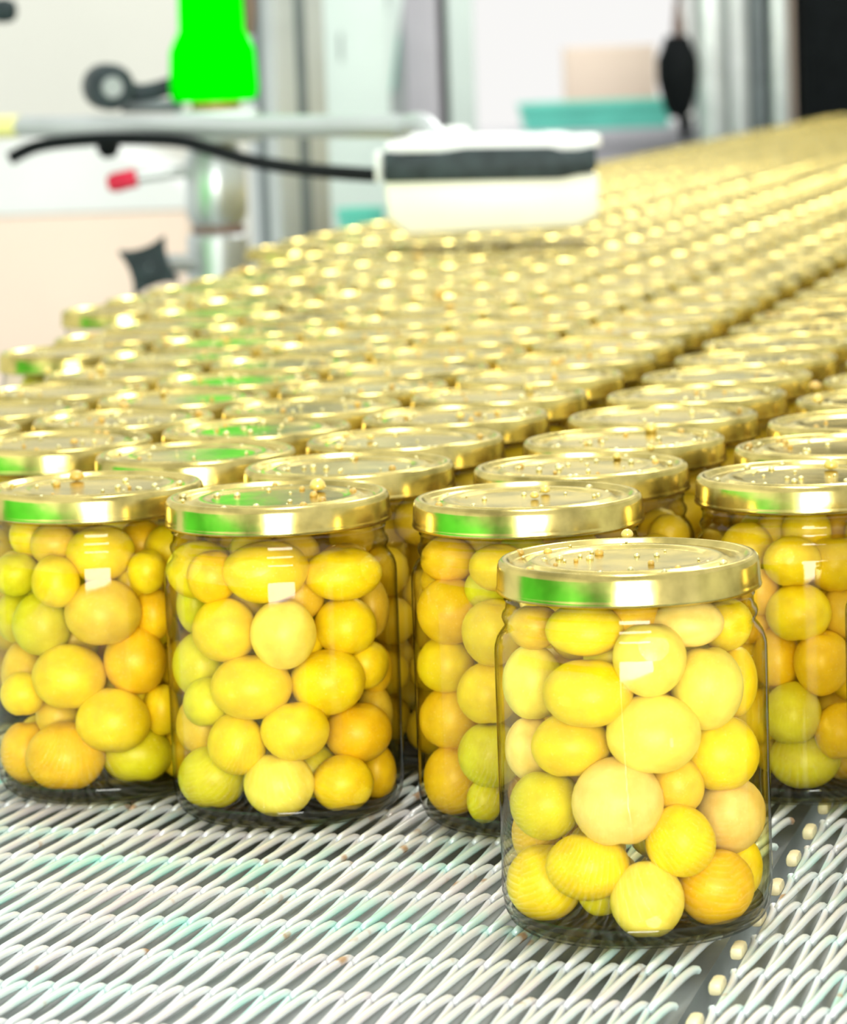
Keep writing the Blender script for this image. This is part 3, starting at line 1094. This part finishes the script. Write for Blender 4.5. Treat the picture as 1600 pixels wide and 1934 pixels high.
cw, cdp = (1275 - 985) / FPX * bd, .3
bot = [(-cw * .46, -cdp * .46), (cw * .46, -cdp * .46), (cw * .46, cdp * .46), (-cw * .46, cdp * .46)]
top = [(-cw * .5, -cdp * .5), (cw * .5, -cdp * .5), (cw * .5, cdp * .5), (-cw * .5, cdp * .5)]
r1 = [bm.verts.new((x, y, 0)) for x, y in bot]
r2 = [bm.verts.new((x, y, hgt)) for x, y in top]
r3 = [bm.verts.new((x * .94, y * .94, hgt)) for x, y in top]
r4 = [bm.verts.new((x * .94, y * .94, .008)) for x, y in bot]
bm.faces.new(r1)
bm.faces.new(r4)
for p, q in ((r1, r2), (r2, r3), (r3, r4)):
    for i in range(4):
        bm.faces.new((p[i], p[(i + 1) % 4], q[(i + 1) % 4], q[i]))
mesh_obj('crate_body', finish(bm, 'crate_body', False), M['teal'], cr)
box_obj('rim', (0, -cdp * .5, hgt - .008), (cw, .014, .016), M['teal'], cr, 0, .003)
pcn = empty('carton', (at(1155, 200, 8.9).x, 9.05, ZF))
tag(pcn, 'peach carton stack standing behind the turquoise crate', 'carton')
pw_ = 165 / FPX * 8.9
zc = at(1155, 85, 8.9).z - ZF
for i in range(4):
    hh = zc / 4
    box_obj('box', (.004 * (i % 2), 0, hh * (i + .5)), (pw_, .3, hh - .004), M['peach'], pcn, 0, .004)

# steel frame and dark cabinet at the right
fd = 7.7
fr = empty('steel_frame', (at(1420, 200, fd).x, fd + .1, ZF))
tag(fr, 'tall stainless machine frame of upright profiles before the dark cabinet', 'frame')
for q0, q1, mm, dy in ((1330, 1378, M['steel'], 0), (1384, 1424, M['alu'], .03), (1430, 1462, M['steel_dark'], .06), (1466, 1500, M['steel'], .02), (1502, 1514, M['peach'], .05)):
    p0, p1 = at(q0, 200, fd), at(q1, 200, fd)
    box_obj('upright', ((p0.x + p1.x) / 2 - fr.location.x, dy, 1.5), (p1.x - p0.x, .08, 3.0), mm, fr, 0, .008)
p0, p1 = at(1330, 200, fd), at(1514, 200, fd)
box_obj('back_panel', (0, .10, 1.5), (p1.x - p0.x, .02, 3.0), M['grey_paint'], fr, 0, 0)
cabinet('dark_cabinet', 1516, 1900, -700, 7.75, .5, M['black'], 'tall black cabinet at the end of the jar lanes', 'cabinet',
        [('door', 1530, 1880, -600, 300, M['black'])])

# black pendant switch
pdd = 7.3
pn = empty('pendant_switch', at(1294, 268, pdd))
tag(pn, 'black pendant switch hanging on a thin cord before the steel frame', 'switch')
po = pn.location.copy()


def plat(name, prof, m, px):
    s = pdd / FPX
    pr = [(hw * s, at(px, py, pdd).z - po.z) for hw, py in prof]
    pr = [(0, pr[0][1])] + pr + [(0, pr[-1][1])]
    o = mesh_obj(name, lathe(pr, 24, name, 40), m, pn)
    c = at(px, 150, pdd)
    o.location = (c.x - po.x, 0, 0)
    return o


plat('housing', [(17, 222), (27, 205), (34, 178), (40, 150), (40, 112), (31, 92), (24, 72), (18, 66)], M['black'], 1281)
plat('strain_relief', [(10, 66), (12, 52), (9, 30), (6, 0)], M['brown'], 1284)
plat('lower_boot', [(6, 268), (10, 250), (16, 222)], M['black'], 1292)
tube('cord', [at(1284, 4, pdd), at(1284, -900, pdd)], .006, M['black'], pn, 10, po, False)
ct = at(1284, -900, pdd)
_l, _r = ct.x - .03, at(1352, 200, fd).x
box_obj('hanger_arm', ((_l + _r) / 2, ct.y, ct.z + .02), (_r - _l, .04, .04), M['steel'], fr, 0, .004, fr.location)
box_obj('hanger_strut', (_r, (ct.y + fd + .08) / 2, ct.z + .02), (.04, fd + .08 - ct.y, .04), M['steel'], fr, 0, .004, fr.location)

# small teal tub beyond the post
td = 4.6
tb = at(680, 424, td)
tub = empty('teal_tub', (tb.x, td + .06, ZF))
tag(tub, 'small teal tub on a grey pedestal behind the sensor box', 'tub')
s = td / FPX
zt2, zt1 = at(680, 396, td).z - ZF, at(680, 440, td).z - ZF
mesh_obj('tub_body', lathe([(0, zt1), (40 * s, zt1), (48 * s, zt2), (45 * s, zt2), (38 * s, zt1 + .006), (0, zt1 + .006)], 32, 'tub_body', 35), M['teal'], tub)
mesh_obj('pedestal', lathe([(0, 0), (60 * s, 0), (60 * s, .02), (22 * s, .04), (22 * s, zt1), (0, zt1)], 24, 'pedestal', 35), M['grey_paint'], tub)
